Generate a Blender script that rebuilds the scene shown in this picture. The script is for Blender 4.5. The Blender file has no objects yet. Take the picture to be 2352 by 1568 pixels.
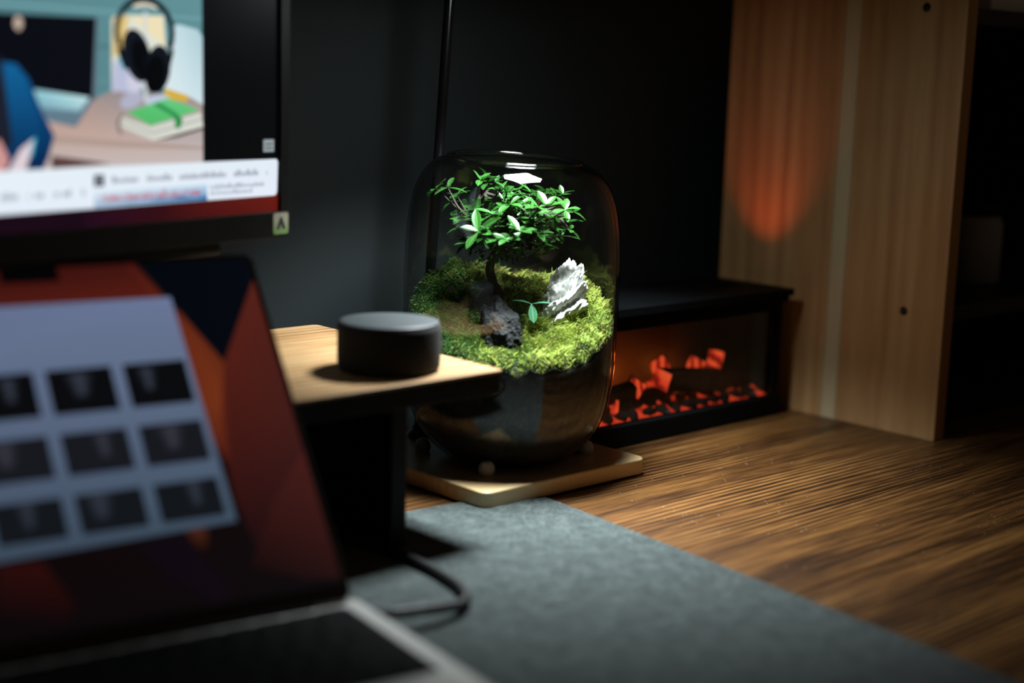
import bpy, bmesh, math, random
import numpy as np
from mathutils import Vector, Matrix, noise

random.seed(7)
rng = np.random.default_rng(7)
S = bpy.context.scene
COL = S.collection
PI = math.pi
Rd = math.radians

# ------------------------------------------------------------------ camera
F_PX = 3450.0                       # focal length for a 2352 px wide frame
YAW, PITCH, ROLL = Rd(47), math.atan(619 / F_PX), math.atan(.03)
fw = Vector((math.cos(YAW) * math.cos(PITCH), math.sin(YAW) * math.cos(PITCH), -math.sin(PITCH)))
r0 = Vector((math.sin(YAW), -math.cos(YAW), 0))
u0 = r0.cross(fw)
cr = r0 * math.cos(ROLL) + u0 * math.sin(ROLL)
cu = u0 * math.cos(ROLL) - r0 * math.sin(ROLL)
cam = bpy.data.cameras.new('camera')
cam_ob = bpy.data.objects.new('camera', cam)
COL.objects.link(cam_ob)
cam_ob.matrix_world = Matrix(((cr.x, cu.x, -fw.x, -.9918), (cr.y, cu.y, -fw.y, -1.0664),
                              (cr.z, cu.z, -fw.z, .3954), (0, 0, 0, 1)))
cam.sensor_width = 36.0
cam.lens = F_PX * 36.0 / 2352.0
cam.clip_start = .02
cam.dof.use_dof = True
cam.dof.focus_distance = 1.475
cam.dof.aperture_fstop = 1.75
S.camera = cam_ob

# ------------------------------------------------------------------ world, exposure
w = bpy.data.worlds.new('night_room')
S.world = w
w.use_nodes = True
w.node_tree.nodes['Background'].inputs[0].default_value = (1.0, .68, .42, 1)
w.node_tree.nodes['Background'].inputs[1].default_value = .026
S.view_settings.view_transform = 'Standard'
S.view_settings.look = 'None'
S.view_settings.exposure = 0.0
S.view_settings.gamma = 1.0
S.view_settings.use_curve_mapping = False
S.cycles.transparent_max_bounces = 16
S.cycles.sample_clamp_indirect = 4.0
S.cycles.max_bounces = 5
S.cycles.diffuse_bounces = 3
S.cycles.glossy_bounces = 3
S.cycles.transmission_bounces = 2
S.cycles.caustics_reflective = False
S.cycles.caustics_refractive = False
S.cycles.use_adaptive_sampling = True
S.cycles.adaptive_threshold = .03

LAMP_W = 4.3          # LED head above the jar (watts)
FIRE_W = .085         # each LED behind the logs
ADDED_GLOW_W = .42          # orange spot added under the lid slot to throw the glow on the pine side

# ------------------------------------------------------------------ helpers
def lin(*c):
    return tuple(((v / 255) / 12.92 if v / 255 <= .04045 else ((v / 255 + .055) / 1.055) ** 2.4) for v in c)

class MB:
    def __init__(s): s.v = []; s.f = []
    def add(s, v, f):
        n = len(s.v); s.v += [tuple(p) for p in v]; s.f += [tuple(i + n for i in q) for q in f]; return s
    def box(s, x0, x1, y0, y1, z0, z1):
        v = [(x, y, z) for z in (z0, z1) for y in (y0, y1) for x in (x0, x1)]
        return s.add(v, [(0, 2, 3, 1), (4, 5, 7, 6), (0, 1, 5, 4), (2, 6, 7, 3), (0, 4, 6, 2), (1, 3, 7, 5)])
    def lathe(s, prof, n=48, c=(0, 0, 0)):
        v = []; f = []; m = len(prof)
        for i in range(n):
            a = 2 * PI * i / n
            v += [(c[0] + r * math.cos(a), c[1] + r * math.sin(a), c[2] + z) for r, z in prof]
        for i in range(n):
            j = (i + 1) % n
            for k in range(m - 1):
                if prof[k][0] < 1e-6 and prof[k + 1][0] < 1e-6: continue
                f.append((i * m + k, j * m + k, j * m + k + 1, i * m + k + 1))
        return s.add(v, f)
    def tube(s, pts, rad, n=10, caps=True):
        pts = [Vector(p) for p in pts]; m = len(pts)
        rads = rad if isinstance(rad, (list, tuple)) else [rad] * m
        v = []; f = []; up = Vector((.3, .2, .93)).normalized()
        for i, p in enumerate(pts):
            t = (pts[min(i + 1, m - 1)] - pts[max(i - 1, 0)]).normalized()
            if abs(t.dot(up)) > .98: up = Vector((1, .1, 0)).normalized()
            a = t.cross(up).normalized(); b = a.cross(t).normalized(); up = b
            v += [p + (a * math.cos(2 * PI * k / n) + b * math.sin(2 * PI * k / n)) * rads[i] for k in range(n)]
        for i in range(m - 1):
            for k in range(n):
                f.append((i * n + k, i * n + (k + 1) % n, (i + 1) * n + (k + 1) % n, (i + 1) * n + k))
        if caps: f.append(tuple(range(n))[::-1]); f.append(tuple(range((m - 1) * n, m * n)))
        return s.add(v, f)
    def slab(s, outline, z0, z1):
        n = len(outline)
        v = [(x, y, z0) for x, y in outline] + [(x, y, z1) for x, y in outline]
        f = [tuple(range(n))[::-1], tuple(range(n, 2 * n))] + [(i, (i + 1) % n, (i + 1) % n + n, i + n) for i in range(n)]
        return s.add(v, f)
    def build(s, name, mat, parent=None, loc=(0, 0, 0), smooth=False, bevel=0, seg=2, rot=None):
        me = bpy.data.meshes.new(name)
        me.from_pydata(s.v, [], s.f); me.update()
        bm = bmesh.new(); bm.from_mesh(me); bmesh.ops.recalc_face_normals(bm, faces=bm.faces); bm.to_mesh(me); bm.free()
        return link(name, me, mat, parent, loc, smooth, bevel, seg, rot)

def link(name, me, mat, parent=None, loc=(0, 0, 0), smooth=False, bevel=0, seg=2, rot=None):
    if mat is not None and not me.materials: me.materials.append(mat)
    o = bpy.data.objects.new(name, me); COL.objects.link(o)
    o.location = loc
    if rot: o.rotation_euler = rot
    if parent: o.parent = parent
    if smooth:
        me.polygons.foreach_set('use_smooth', [True] * len(me.polygons))
    if bevel:
        b = o.modifiers.new('bevel', 'BEVEL'); b.width = bevel; b.segments = seg; b.limit_method = 'ANGLE'; b.angle_limit = Rd(40)
        me.polygons.foreach_set('use_smooth', [True] * len(me.polygons))
        b.harden_normals = True
    return o

def thing(name, label, cat, loc=(0, 0, 0), rz=0, group=None):
    o = bpy.data.objects.new(name, None); COL.objects.link(o)
    o.location = loc; o.rotation_euler = (0, 0, rz); o.empty_display_size = .02
    return tag(o, label, cat, group)

def tag(o, label, cat=None, group=None, kind=None):
    o['label'] = label
    if cat: o['category'] = cat
    if group: o['group'] = group
    if kind: o['kind'] = kind
    return o

def rrect(x0, x1, y0, y1, r, n=8):
    out = []
    for cx, cy, a0 in ((x1 - r, y1 - r, 0), (x0 + r, y1 - r, 90), (x0 + r, y0 + r, 180), (x1 - r, y0 + r, 270)):
        for k in range(n + 1):
            a = Rd(a0 + 90 * k / n); out.append((cx + r * math.cos(a), cy + r * math.sin(a)))
    return out

def spline(pts, n=8):
    out = []; P = [Vector(p) for p in pts]
    for i in range(len(P) - 1):
        p0 = P[max(i - 1, 0)]; p1 = P[i]; p2 = P[i + 1]; p3 = P[min(i + 2, len(P) - 1)]
        for k in range(n):
            t = k / n
            out.append(.5 * ((2 * p1) + (p2 - p0) * t + (2 * p0 - 5 * p1 + 4 * p2 - p3) * t * t + (3 * p1 - p0 - 3 * p2 + p3) * t ** 3))
    out.append(P[-1]); return out

# ------------------------------------------------------------------ materials
class NT:
    def __init__(s, name):
        s.m = bpy.data.materials.new(name); s.m.use_nodes = True
        s.t = s.m.node_tree; s.p = s.t.nodes['Principled BSDF']; s.out = s.t.nodes['Material Output']
    def n(s, typ, **kw):
        o = s.t.nodes.new(typ)
        for k, v in kw.items():
            if k.startswith('_'): setattr(o, k[1:], v)
            else:
                key = int(k[1:]) if k[0] == 'i' and k[1:].isdigit() else k.replace('__', ' ')
                o.inputs[key].default_value = v
        return o
    def l(s, a, ao, b, bi): s.t.links.new(a.outputs[ao], b.inputs[bi]); return s
    def set(s, **kw):
        for k, v in kw.items(): s.p.inputs[k.replace('__', ' ')].default_value = v
        return s
    def ramp(s, stops):
        r = s.n('ShaderNodeValToRGB'); e = r.color_ramp.elements
        while len(e) < len(stops): e.new(.5)
        for q, (pos, c) in zip(e, stops): q.position = pos; q.color = (*c, 1)
        return r
    def coords(s, scale=(1, 1, 1), src='Object', rot=(0, 0, 0)):
        tc = s.n('ShaderNodeTexCoord'); mp = s.n('ShaderNodeMapping', Scale=scale, Rotation=rot); s.l(tc, src, mp, 'Vector'); return mp
    def noise(s, mp, scale, detail=4, rough=.55, dist=0):
        t = s.n('ShaderNodeTexNoise', Scale=scale, Detail=detail, Roughness=rough, Distortion=dist); s.l(mp, 'Vector', t, 'Vector'); return t
    def bump(s, src, out, strength=.3, dist=.001):
        b = s.n('ShaderNodeBump', Strength=strength, Distance=dist); s.l(src, out, b, 'Height'); s.l(b, 'Normal', s.p, 'Normal'); return b

def plain(name, col, rough=.5, metal=0, nscale=0, namp=.15, bump=0, spec=.5):
    k = NT(name); k.set(Roughness=rough, Metallic=metal, **{'Base__Color': (*col, 1), 'Specular__IOR__Level': spec})
    if nscale:
        mp = k.coords(); t = k.noise(mp, nscale)
        rp = k.ramp([(.3, tuple(c * (1 - namp) for c in col)), (.7, tuple(min(1, c * (1 + namp)) for c in col))])
        k.l(t, 'Fac', rp, 'Fac'); k.l(rp, 'Color', k.p, 'Base Color')
        if bump: k.bump(t, 'Fac', bump, .0005)
    return k.m

def emis(name, col, strength):
    k = NT(name); k.set(**{'Base__Color': (0, 0, 0, 1), 'Emission__Color': (*col, 1), 'Emission__Strength': strength}); return k.m

def wood(name, stops, axis, period, nscale, rough=.5, bump=.15, warp=.02, coat=0, spec=.5, bands=.4, fine=.22):
    """long grain along `axis` (0 x, 1 y, 2 z); wavering bands across it, strong in some streaks and faint in others"""
    k = NT(name); k.set(Roughness=rough, **{'Specular__IOR__Level': spec, 'Coat__Weight': coat, 'Coat__Roughness': .25})
    sc = [1, 1, 1]; sc[axis] = .07
    mp = k.coords(tuple(sc))
    nw = k.noise(mp, 9, 2, .5); sb = k.n('ShaderNodeVectorMath', _operation='SUBTRACT', i1=(.5, .5, .5)); k.t.links.new(nw.outputs['Color'], sb.inputs[0])
    ws = k.n('ShaderNodeVectorMath', _operation='SCALE'); ws.inputs['Scale'].default_value = warp; k.l(sb, 'Vector', ws, 0)
    ad = k.n('ShaderNodeVectorMath', _operation='ADD'); k.l(mp, 'Vector', ad, 0); k.l(ws, 'Vector', ad, 1)
    wv = k.n('ShaderNodeTexWave', Scale=2 * PI / (20 * period), Distortion=1.2, Detail=2.0); wv.inputs['Detail Scale'].default_value = 1.5
    wv.bands_direction = 'Y' if axis != 1 else 'X'; wv.wave_profile = 'SIN'
    k.l(ad, 'Vector', wv, 'Vector')
    n1 = k.noise(ad, nscale, 6, .62, .3)
    ns = k.noise(mp, nscale * .6, 2, .5)
    mrs = k.n('ShaderNodeMapRange', i1=.38, i2=.62, i3=0.0, i4=bands); k.l(ns, 'Fac', mrs, 'Value')
    mx = k.n('ShaderNodeMix'); k.t.links.new(mrs.outputs['Result'], mx.inputs[0]); k.l(n1, 'Fac', mx, 'A'); k.l(wv, 'Fac', mx, 'B')
    n2 = k.noise(mp, nscale * 9, 3, .6)
    mx2 = k.n('ShaderNodeMix', Factor=fine); k.l(mx, 'Result', mx2, 'A'); k.l(n2, 'Fac', mx2, 'B')
    rp = k.ramp(stops); k.l(mx2, 'Result', rp, 'Fac'); k.l(rp, 'Color', k.p, 'Base Color')
    k.bump(mx2, 'Result', bump, .0006)
    k.rp = rp
    return k

M = {}
k = wood('dark_stained_desk_wood', [(.34, (.010, .004, .0015)), (.45, (.048, .019, .005)), (.56, (.140, .060, .015)), (.72, (.29, .148, .045))], 0, .0078, 24, .40, .35, .06, 0, .5, .36, .40)
mp = k.coords((1, 1, 1)); vo = k.n('ShaderNodeTexVoronoi', Scale=150.0); k.l(mp, 'Vector', vo, 'Vector')   # dust specks
mr = k.n('ShaderNodeMapRange', i1=.10, i2=.05); k.l(vo, 'Distance', mr, 'Value')
nz = k.noise(mp, 14, 3); gt = k.n('ShaderNodeMath', _operation='GREATER_THAN', i1=.53); k.l(nz, 'Fac', gt, 0)
ml = k.n('ShaderNodeMath', _operation='MULTIPLY'); k.l(mr, 'Result', ml, 0); k.l(gt, 'Value', ml, 1)
mc = k.n('ShaderNodeMix', _data_type='RGBA'); mc.inputs['B'].default_value = (.55, .52, .48, 1)
mc.inputs[7].default_value = (.55, .52, .48, 1)
k.l(ml, 'Value', mc, 0); k.t.links.new(k.rp.outputs['Color'], mc.inputs[6]); k.t.links.new(mc.outputs[2], k.p.inputs['Base Color'])
M['desk'] = k.m
M['pine'] = wood('knotty_pine', [(.25, (.28, .135, .052)), (.5, (.50, .275, .115)), (.75, (.64, .41, .19))], 2, .022, 26, .55, .1, .03, 0, .3, .22).m
M['pine_pale'] = wood('pale_pine_sapwood', [(.25, (.50, .39, .22)), (.6, (.62, .50, .30)), (.8, (.68, .56, .36))], 2, .03, 26, .55, .08, .02, 0, .3, .15).m
M['bamboo'] = wood('bamboo_plate', [(.25, (.50, .32, .14)), (.5, (.70, .50, .26)), (.75, (.82, .65, .38))], 0, .012, 30, .32, .1, .01, .4, .5, .2).m
M['riser'] = wood('oak_riser_top', [(.3, (.13, .062, .022)), (.5, (.33, .19, .08)), (.7, (.50, .34, .17))], 0, .012, 24, .45, .1, .03, 0, .4, .4).m
M['black_metal'] = plain('black_powder_coat', (.004, .004, .0042), .5, .0, 60, .2, 0, .2)
M['gloss_black'] = plain('gloss_black_rod', (.003, .003, .0035), .22, 0, 0, .15, 0, .25)
M['black_case'] = plain('black_case_paint', (.003, .0036, .004), .6, 0, 40, .2, 0, .06)
M['black_plastic'] = plain('black_plastic', (.004, .004, .0045), .5, 0, 50, .15, 0, .2)
M['speaker_cloth'] = plain('charcoal_speaker_cloth', (.009, .009, .0095), .9, 0, 900, .6, .4)
M['speaker_top'] = plain('slate_speaker_top', (.022, .030, .033), .5, 0, 300, .1)
M['wall'] = plain('dark_slate_wall_paint', (.0048, .0098, .0108), .85, 0, 6, .08)
M['floor'] = plain('dark_floor_boards', (.05, .04, .03), .6, 0, 8, .3)
M['cable'] = plain('black_cable_rubber', (.008, .008, .008), .5, 0, 80, .1)
M['alu'] = plain('silver_aluminium', (.52, .52, .49), .45, .35, 300, .04)
M['keycap'] = plain('black_keycap', (.004, .004, .004), .7, 0, 120, .1, 0, .08)
M['dark_shelf'] = plain('black_brown_shelf', (.014, .010, .007), .5, 0, 30, .3)
M['white_card'] = plain('white_card', (.75, .76, .78), .6, 0, 30, .03)
M['grey_card'] = plain('grey_card', (.30, .31, .32), .6, 0, 30, .05)
M['bolt'] = plain('dark_bolt_steel', (.04, .04, .042), .35, .9, 50, .2)
M['peg'] = plain('milky_rubber_peg', (.52, .46, .42), .22, 0, 60, .05)

# felt
k = NT('grey_felt'); k.set(Roughness=.95, **{'Specular__IOR__Level': .15, 'Sheen__Weight': .25})
mp = k.coords(); a = k.noise(mp, 270, 5, .8); b = k.noise(mp, 900, 2, .6); c = k.noise(mp, 70, 3)
mx = k.n('ShaderNodeMix', Factor=.4); k.l(a, 'Fac', mx, 'A'); k.l(b, 'Fac', mx, 'B')
mx2 = k.n('ShaderNodeMix', Factor=.2); k.l(mx, 'Result', mx2, 'A'); k.l(c, 'Fac', mx2, 'B')
rp = k.ramp([(.40, (.015, .0225, .022)), (.5, (.045, .060, .058)), (.60, (.108, .136, .131))]); k.l(mx2, 'Result', rp, 'Fac'); k.l(rp, 'Color', k.p, 'Base Color')
k.bump(mx2, 'Result', .8, .002); M['felt'] = k.m

# jar glass: thin clear wall, mirror by angle, tint by path length
def glass(name, tint, edge, rough=0.0):
    k = NT(name); k.t.nodes.remove(k.p)
    lw = k.n('ShaderNodeLayerWeight', Blend=.5)
    pw = k.n('ShaderNodeMath', _operation='POWER', i1=5.0); k.l(lw, 'Facing', pw, 0)
    ma = k.n('ShaderNodeMath', _operation='MULTIPLY_ADD', i1=.93, i2=.04); k.l(pw, 'Value', ma, 0)
    p3 = k.n('ShaderNodeMath', _operation='POWER', i1=3.0); k.l(lw, 'Facing', p3, 0)
    rp = k.ramp([(0, tint), (1, edge)]); k.l(p3, 'Value', rp, 'Fac')
    tr = k.n('ShaderNodeBsdfTransparent'); k.l(rp, 'Color', tr, 'Color')
    gl = k.n('ShaderNodeBsdfGlossy', Roughness=rough)
    mx = k.n('ShaderNodeMixShader'); k.l(ma, 'Value', mx, 0); k.l(tr, 'BSDF', mx, 1); k.l(gl, 'BSDF', mx, 2)
    k.l(mx, 'Shader', k.out, 'Surface'); return k.m
M['glass'] = glass('clear_jar_glass', (.935, .955, .945), (.42, .41, .39), .02)
M['pane'] = glass('fireplace_pane_glass', (.93, .93, .93), (.5, .5, .5))

# plants
def leafmat(name, base, rib, edge, trans):
    k = NT(name); k.set(Roughness=.30, **{'Specular__IOR__Level': .35})
    at = k.n('ShaderNodeAttribute', _attribute_name='across')
    rp = k.ramp([(0, rib), (.12, base), (.8, base), (1, edge)]); k.l(at, 'Fac', rp, 'Fac')
    oi = k.n('ShaderNodeObjectInfo'); hs = k.n('ShaderNodeHueSaturation')
    mr = k.n('ShaderNodeMapRange', i3=.65, i4=1.5); k.l(oi, 'Random', mr, 'Value'); k.l(mr, 'Result', hs, 'Value')
    k.l(rp, 'Color', hs, 'Color'); k.l(hs, 'Color', k.p, 'Base Color')
    tl = k.n('ShaderNodeBsdfTranslucent'); k.l(hs, 'Color', tl, 'Color')
    mx = k.n('ShaderNodeMixShader', i0=trans); k.l(k.p, 'BSDF', mx, 1); k.l(tl, 'BSDF', mx, 2); k.l(mx, 'Shader', k.out, 'Surface')
    return k.m
M['leaf'] = leafmat('bonsai_leaf_green', (.011, .055, .007), (.05, .14, .03), (.04, .12, .028), .25)
M['sprout_leaf'] = leafmat('sprout_leaf_green', (.09, .33, .16), (.45, .62, .46), (.24, .48, .30), .2)
M['bark'] = plain('dark_bark', (.020, .013, .008), .85, 0, 160, .5, .7)
k = NT('moss_green'); k.set(Roughness=.6, **{'Specular__IOR__Level': .3})
at = k.n('ShaderNodeAttribute', _attribute_name='Col'); k.l(at, 'Color', k.p, 'Base Color')
tl = k.n('ShaderNodeBsdfTranslucent'); k.l(at, 'Color', tl, 'Color'); mx = k.n('ShaderNodeMixShader', i0=.3)
k.l(k.p, 'BSDF', mx, 1); k.l(tl, 'BSDF', mx, 2); k.l(mx, 'Shader', k.out, 'Surface'); M['moss'] = k.m
k = NT('dark_soil'); k.set(Roughness=.9); mp = k.coords(); a = k.noise(mp, 140, 6, .7); b = k.noise(mp, 30, 3)
rp = k.ramp([(.35, (.006, .004, .003)), (.55, (.022, .013, .007)), (.72, (.07, .04, .02))]); k.l(a, 'Fac', rp, 'Fac'); k.l(rp, 'Color', k.p, 'Base Color')
k.bump(a, 'Fac', .8, .002); M['soil'] = k.m
k = NT('pale_limestone'); k.set(Roughness=.8); mp = k.coords(); a = k.noise(mp, 55, 6, .7, .8)
rp = k.ramp([(.30, (.16, .13, .10)), (.38, (.62, .60, .56)), (.48, (.88, .87, .84))]); k.l(a, 'Fac', rp, 'Fac'); k.l(rp, 'Color', k.p, 'Base Color')
a2 = k.noise(mp, 220, 5, .7); k.bump(a2, 'Fac', .6, .002); M['white_stone'] = k.m
k = NT('black_lava_stone'); k.set(Roughness=.8, **{'Specular__IOR__Level': .2}); mp = k.coords(); a = k.noise(mp, 120, 6, .7)
rp = k.ramp([(.4, (.004, .004, .0045)), (.6, (.012, .012, .013)), (.78, (.04, .04, .04))]); k.l(a, 'Fac', rp, 'Fac'); k.l(rp, 'Color', k.p, 'Base Color')
vo = k.n('ShaderNodeTexVoronoi', Scale=260.0); k.l(mp, 'Vector', vo, 'Vector'); k.bump(vo, 'Distance', .9, .002); M['black_stone'] = k.m

# screens
k = NT('screen_pixels'); k.set(Roughness=.35, **{'Specular__IOR__Level': .08, 'Base__Color': (.004, .004, .004, 1), 'Emission__Strength': 1.0})
at = k.n('ShaderNodeAttribute', _attribute_name='Col'); k.l(at, 'Color', k.p, 'Emission Color'); M['screen'] = k.m

# ------------------------------------------------------------------ room
def struct(o, label): return tag(o, label, kind='structure')
struct(MB().box(-2.2, 2.2, -2.0, .32, -.76, -.72).build('floor', M['floor']), 'dark floor under the desk')
struct(MB().box(-2.2, 2.2, .20, .32, -.72, 1.7).build('wall_back', M['wall']), 'dark slate painted wall behind the desk')

# ------------------------------------------------------------------ desk
desk = thing('desk', 'dark stained wooden plank desk with ribbed grain', 'desk', (0, 0, -.72))
ys = [-.80, -.66, -.53, -.40, -.2705, -.14, -.01, .098, .198]
for i in range(len(ys) - 1):
    q = MB().box(-1.15, 1.15, ys[i] + .0004, ys[i + 1] - .0004, .688, .72).build('plank', M['desk'], desk, bevel=.0008)
for sx in (-1.08, 1.02):
    for sy in (-.74, .13):
        MB().box(sx, sx + .06, sy, sy + .06, 0, .688).build('leg', M['black_metal'], desk, bevel=.003)

# ------------------------------------------------------------------ desk mat
a = Rd(-6)
mat_o = MB().slab(rrect(-.95, 0, -.70, 0, .035, 10), 0, .003).build('desk_mat', M['felt'], None, (-.030, -.064, 0), bevel=.001, rot=(0, 0, a))
tag(mat_o, 'large grey felt desk mat lying on the wooden desk', 'desk mat')
MZ = .003

# ------------------------------------------------------------------ bookcase with pine side
bc = thing('bookcase', 'dark bookcase with a pale pine side panel standing on the desk', 'bookcase', (.48, 0, 0))
for y0, y1, m in ((.040, .133, 'pine'), (-.0318, .0394, 'pine'), (-.0540, -.0324, 'pine_pale'), (-.188, -.0546, 'pine')):
    q = MB().box(0, .02, y0, y1, 0, .66).build('plank', M[m], bc, bevel=.0006)
for z in (.142, .478):
    MB().lathe([(0, -.0012), (.0022, -.0012), (.0046, -.0007), (.005, 0), (.0, .001)], 20).build('bolt', M['bolt'], bc, (-.0002, -.137, z), smooth=True, rot=(0, -PI / 2, 0))
for z in (.0, .142, .4695):
    MB().box(.0205, .55, -.182, .120, z - .009 if z else .0, z + .009 if z else .014).build('shelf', M['dark_shelf'], bc, bevel=.001)
MB().box(.0205, .57, .1205, .130, 0, .4785).build('back_panel', M['dark_shelf'], bc)
MB().box(.551, .57, -.186, .1195, 0, .4785).build('side_panel', M['dark_shelf'], bc, bevel=.001)

bx = thing('storage_box', 'white box standing on top of the dark bookcase', 'box', (.62, -.10, .4786))
MB().box(-.045, .045, -.06, .06, 0, .10).build('body', M['white_card'], bx, bevel=.002)
MB().box(-.047, .047, -.062, .062, .085, .112).build('lid', M['white_card'], bx, bevel=.002)
bx = thing('storage_box', 'grey box beside the white box on the bookcase', 'box', (.728, -.10, .4786))
MB().box(-.055, .055, -.06, .06, 0, .10).build('body', M['grey_card'], bx, bevel=.002)
MB().box(-.057, .057, -.062, .062, .085, .112).build('lid', M['grey_card'], bx, bevel=.002)
jr = thing('storage_jar', 'dim grey jar on the middle shelf of the bookcase', 'jar', (.72, -.08, .151))
MB().lathe([(0, 0), (.030, 0), (.033, .003), (.033, .075), (.028, .085), (.0, .085)], 32).build('body', M['grey_card'], jr, smooth=True)
MB().lathe([(0, .0855), (.029, .0855), (.029, .099), (.0, .101)], 32).build('lid', M['black_plastic'], jr, smooth=True)

# ------------------------------------------------------------------ terrarium lamp: plate, pegs, pole, head
lp = thing('terrarium_lamp', 'bamboo base plate with round pegs and a black lamp pole behind the jar', 'lamp', (0, 0, 0))
MB().slab(rrect(-.107, .111, -.088, .122, .010, 6), .0012, .018).build('base_plate', M['bamboo'], lp, bevel=.0022, seg=3)['label'] = 'bamboo plate'
for x, y in ((-.0632, -.0405), (.0715, -.0400), (-.0560, .0640), (.0640, .0620)):
    MB().lathe([(.0068, 0), (.0080, .0025), (.0083, .0055), (.0076, .0090), (.0056, .0119), (.0030, .0134), (0, .0138)], 24).build('peg', M['peg'], lp, (x, y, .0181), smooth=True)
for x, y in ((-.09, -.07), (.094, -.07), (-.09, .105), (.094, .105)):
    MB().lathe([(0, 0), (.006, 0), (.006, .0012), (0, .0012)], 16).build('foot', M['black_plastic'], lp, (x, y, 0))
pole = spline([(-.0225, .1115, .0185), (-.0150, .1115, .13), (-.0077, .1115, .24), (-.0010, .1115, .34), (.0075, .1115, .47), (.0095, .1085, .496), (.009, .092, .5135), (.004, .060, .5175), (-.004, .020, .5175)], 10)
MB().tube(pole, .0053, 14).build('pole', M['gloss_black'], lp, smooth=True)
MB().lathe([(.011, 0), (.011, .004), (.0062, .008), (.0062, .012)], 24).build('pole_collar', M['gloss_black'], lp, (-.0225, .1115, .0181), smooth=True)
hd = MB().slab(rrect(-.072, .028, -.117, .027, .012, 6), .489, .5195).build('lamp_head', M['black_metal'], lp, bevel=.004)
# the housing is open below: rim walls around the LEDs
led = emis('cool_white_led', (.93, .98, 1.0), 60)
for yy in (-.094, -.070, -.046):
    MB().box(-.060, .016, yy - .007, yy + .007, .4872, .4889).build('led_strip', led, lp)
al = bpy.data.lights.new('lamp_light', 'AREA'); al.shape = 'RECTANGLE'; al.size = .085; al.size_y = .080; al.energy = LAMP_W; al.color = (.90, .97, 1.0); al.spread = Rd(98)
lo = bpy.data.objects.new('lamp_light', al); COL.objects.link(lo); lo.parent = lp; lo.location = (-.022, -.070, .4865)

# ------------------------------------------------------------------ terrarium
fdir = Vector((math.cos(YAW), math.sin(YAW), 0)); rdir = Vector((math.sin(YAW), -math.cos(YAW), 0))
def J(r, f, z): return rdir * r + fdir * f + Vector((0, 0, z))      # jar frame: to the side, away, up
PZ = .0185
prof = [(0, 0), (.046, 0), (.058, .0025), (.0725, .0125), (.0855, .027), (.0935, .041), (.0995, .060), (.1033, .090), (.1048, .13),
        (.1055, .175), (.1046, .215), (.1024, .238), (.0985, .2575), (.0925, .2725), (.0845, .2835), (.0760, .2900), (.0690, .2930), (.0650, .2942)]
pr = [(p.x, p.y) for p in spline([(r, z, 0) for r, z in prof], 5)]
def rim_shift(p):
    k_ = max(0, (p.z - .2) / .094); return Vector((p.x, p.y, p.z + k_ * (.036 * p.dot(fdir) - .040 * p.dot(rdir))))
T = .0030
inner = []
for i, (r, z) in enumerate(pr):
    a_ = pr[max(i - 1, 0)]; b_ = pr[min(i + 1, len(pr) - 1)]
    tx, tz = b_[0] - a_[0], b_[1] - a_[1]; L_ = math.hypot(tx, tz) or 1
    inner.append((max(0, r - T * tz / L_), z + T * tx / L_))
rcx, rcz = (pr[-1][0] + inner[-1][0]) / 2 - .0008, (pr[-1][1] + inner[-1][1]) / 2 + .0012          # rolled lip
full = pr + [(rcx + .0024 * math.cos(a), rcz + .0024 * math.sin(a)) for a in (Rd(q) for q in range(-20, 241, 20))] + inner[::-1]
mb = MB().lathe(full, 120); mb.v = [tuple(rim_shift(Vector(p))) for p in mb.v]
jar = mb.build('terrarium_jar', M['glass'], None, (0, 0, PZ), smooth=True)
tag(jar, 'clear round-shouldered open glass jar on the bamboo plate', 'jar')

iz = [z for r, z in inner]; ir = [r for r, z in inner]
def r_in(z): return float(np.interp(z, iz, ir))
def height(r, f, n=True):
    h = .1690 - PZ + .37 * min(f, .05) + .10 * max(0, f - .05) - .035 * r
    h += .008 * math.exp(-((r + .05) ** 2 + (f - .05) ** 2) / .0011)
    h -= .006 * math.exp(-((r - .02) ** 2 + (f - .06) ** 2) / .0012)
    if n:
        h += .0065 * noise.noise(Vector((r * 45, f * 45, 3.1))) + .0085 * noise.noise(Vector((r * 105, f * 105, 9.2)))
    d = math.hypot(r, f); h -= .0120 * max(0, (d - .088) / .014) ** 2
    return h
# soil body filling the lower jar
NA, NR, NS = 96, 14, 16
v = []; f = []
for i in range(NA):
    a = 2 * PI * i / NA; ca, sa = math.cos(a), math.sin(a)
    top = height(.101 * ca, .101 * sa, False) - .003
    for k_ in range(NS):
        z = .0034 + (top - .0034) * k_ / (NS - 1)
        rr = r_in(z) - .0006; v.append(tuple(J(rr * ca, rr * sa, z)))
    for k_ in range(1, NR):
        t = 1 - k_ / NR; rr = (r_in(top) - .0006) * t
        v.append(tuple(J(rr * ca, rr * sa, height(rr * ca, rr * sa, False) - .003)))
m_ = NS + NR - 1; v.append(tuple(J(0, 0, height(0, 0, False) - .003))); cidx = len(v) - 1
v.append((0, 0, .0034)); bidx = len(v) - 1
for i in range(NA):
    j = (i + 1) % NA
    for k_ in range(m_ - 1): f.append((i * m_ + k_, j * m_ + k_, j * m_ + k_ + 1, i * m_ + k_ + 1))
    f.append((i * m_ + m_ - 1, j * m_ + m_ - 1, cidx)); f.append((j * m_, i * m_, bidx))
soil = MB().add(v, f).build('soil', M['soil'], None, (0, 0, PZ), smooth=True)
tag(soil, 'dark brown soil filling the lower part of the glass jar', 'soil', kind='stuff')

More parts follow.
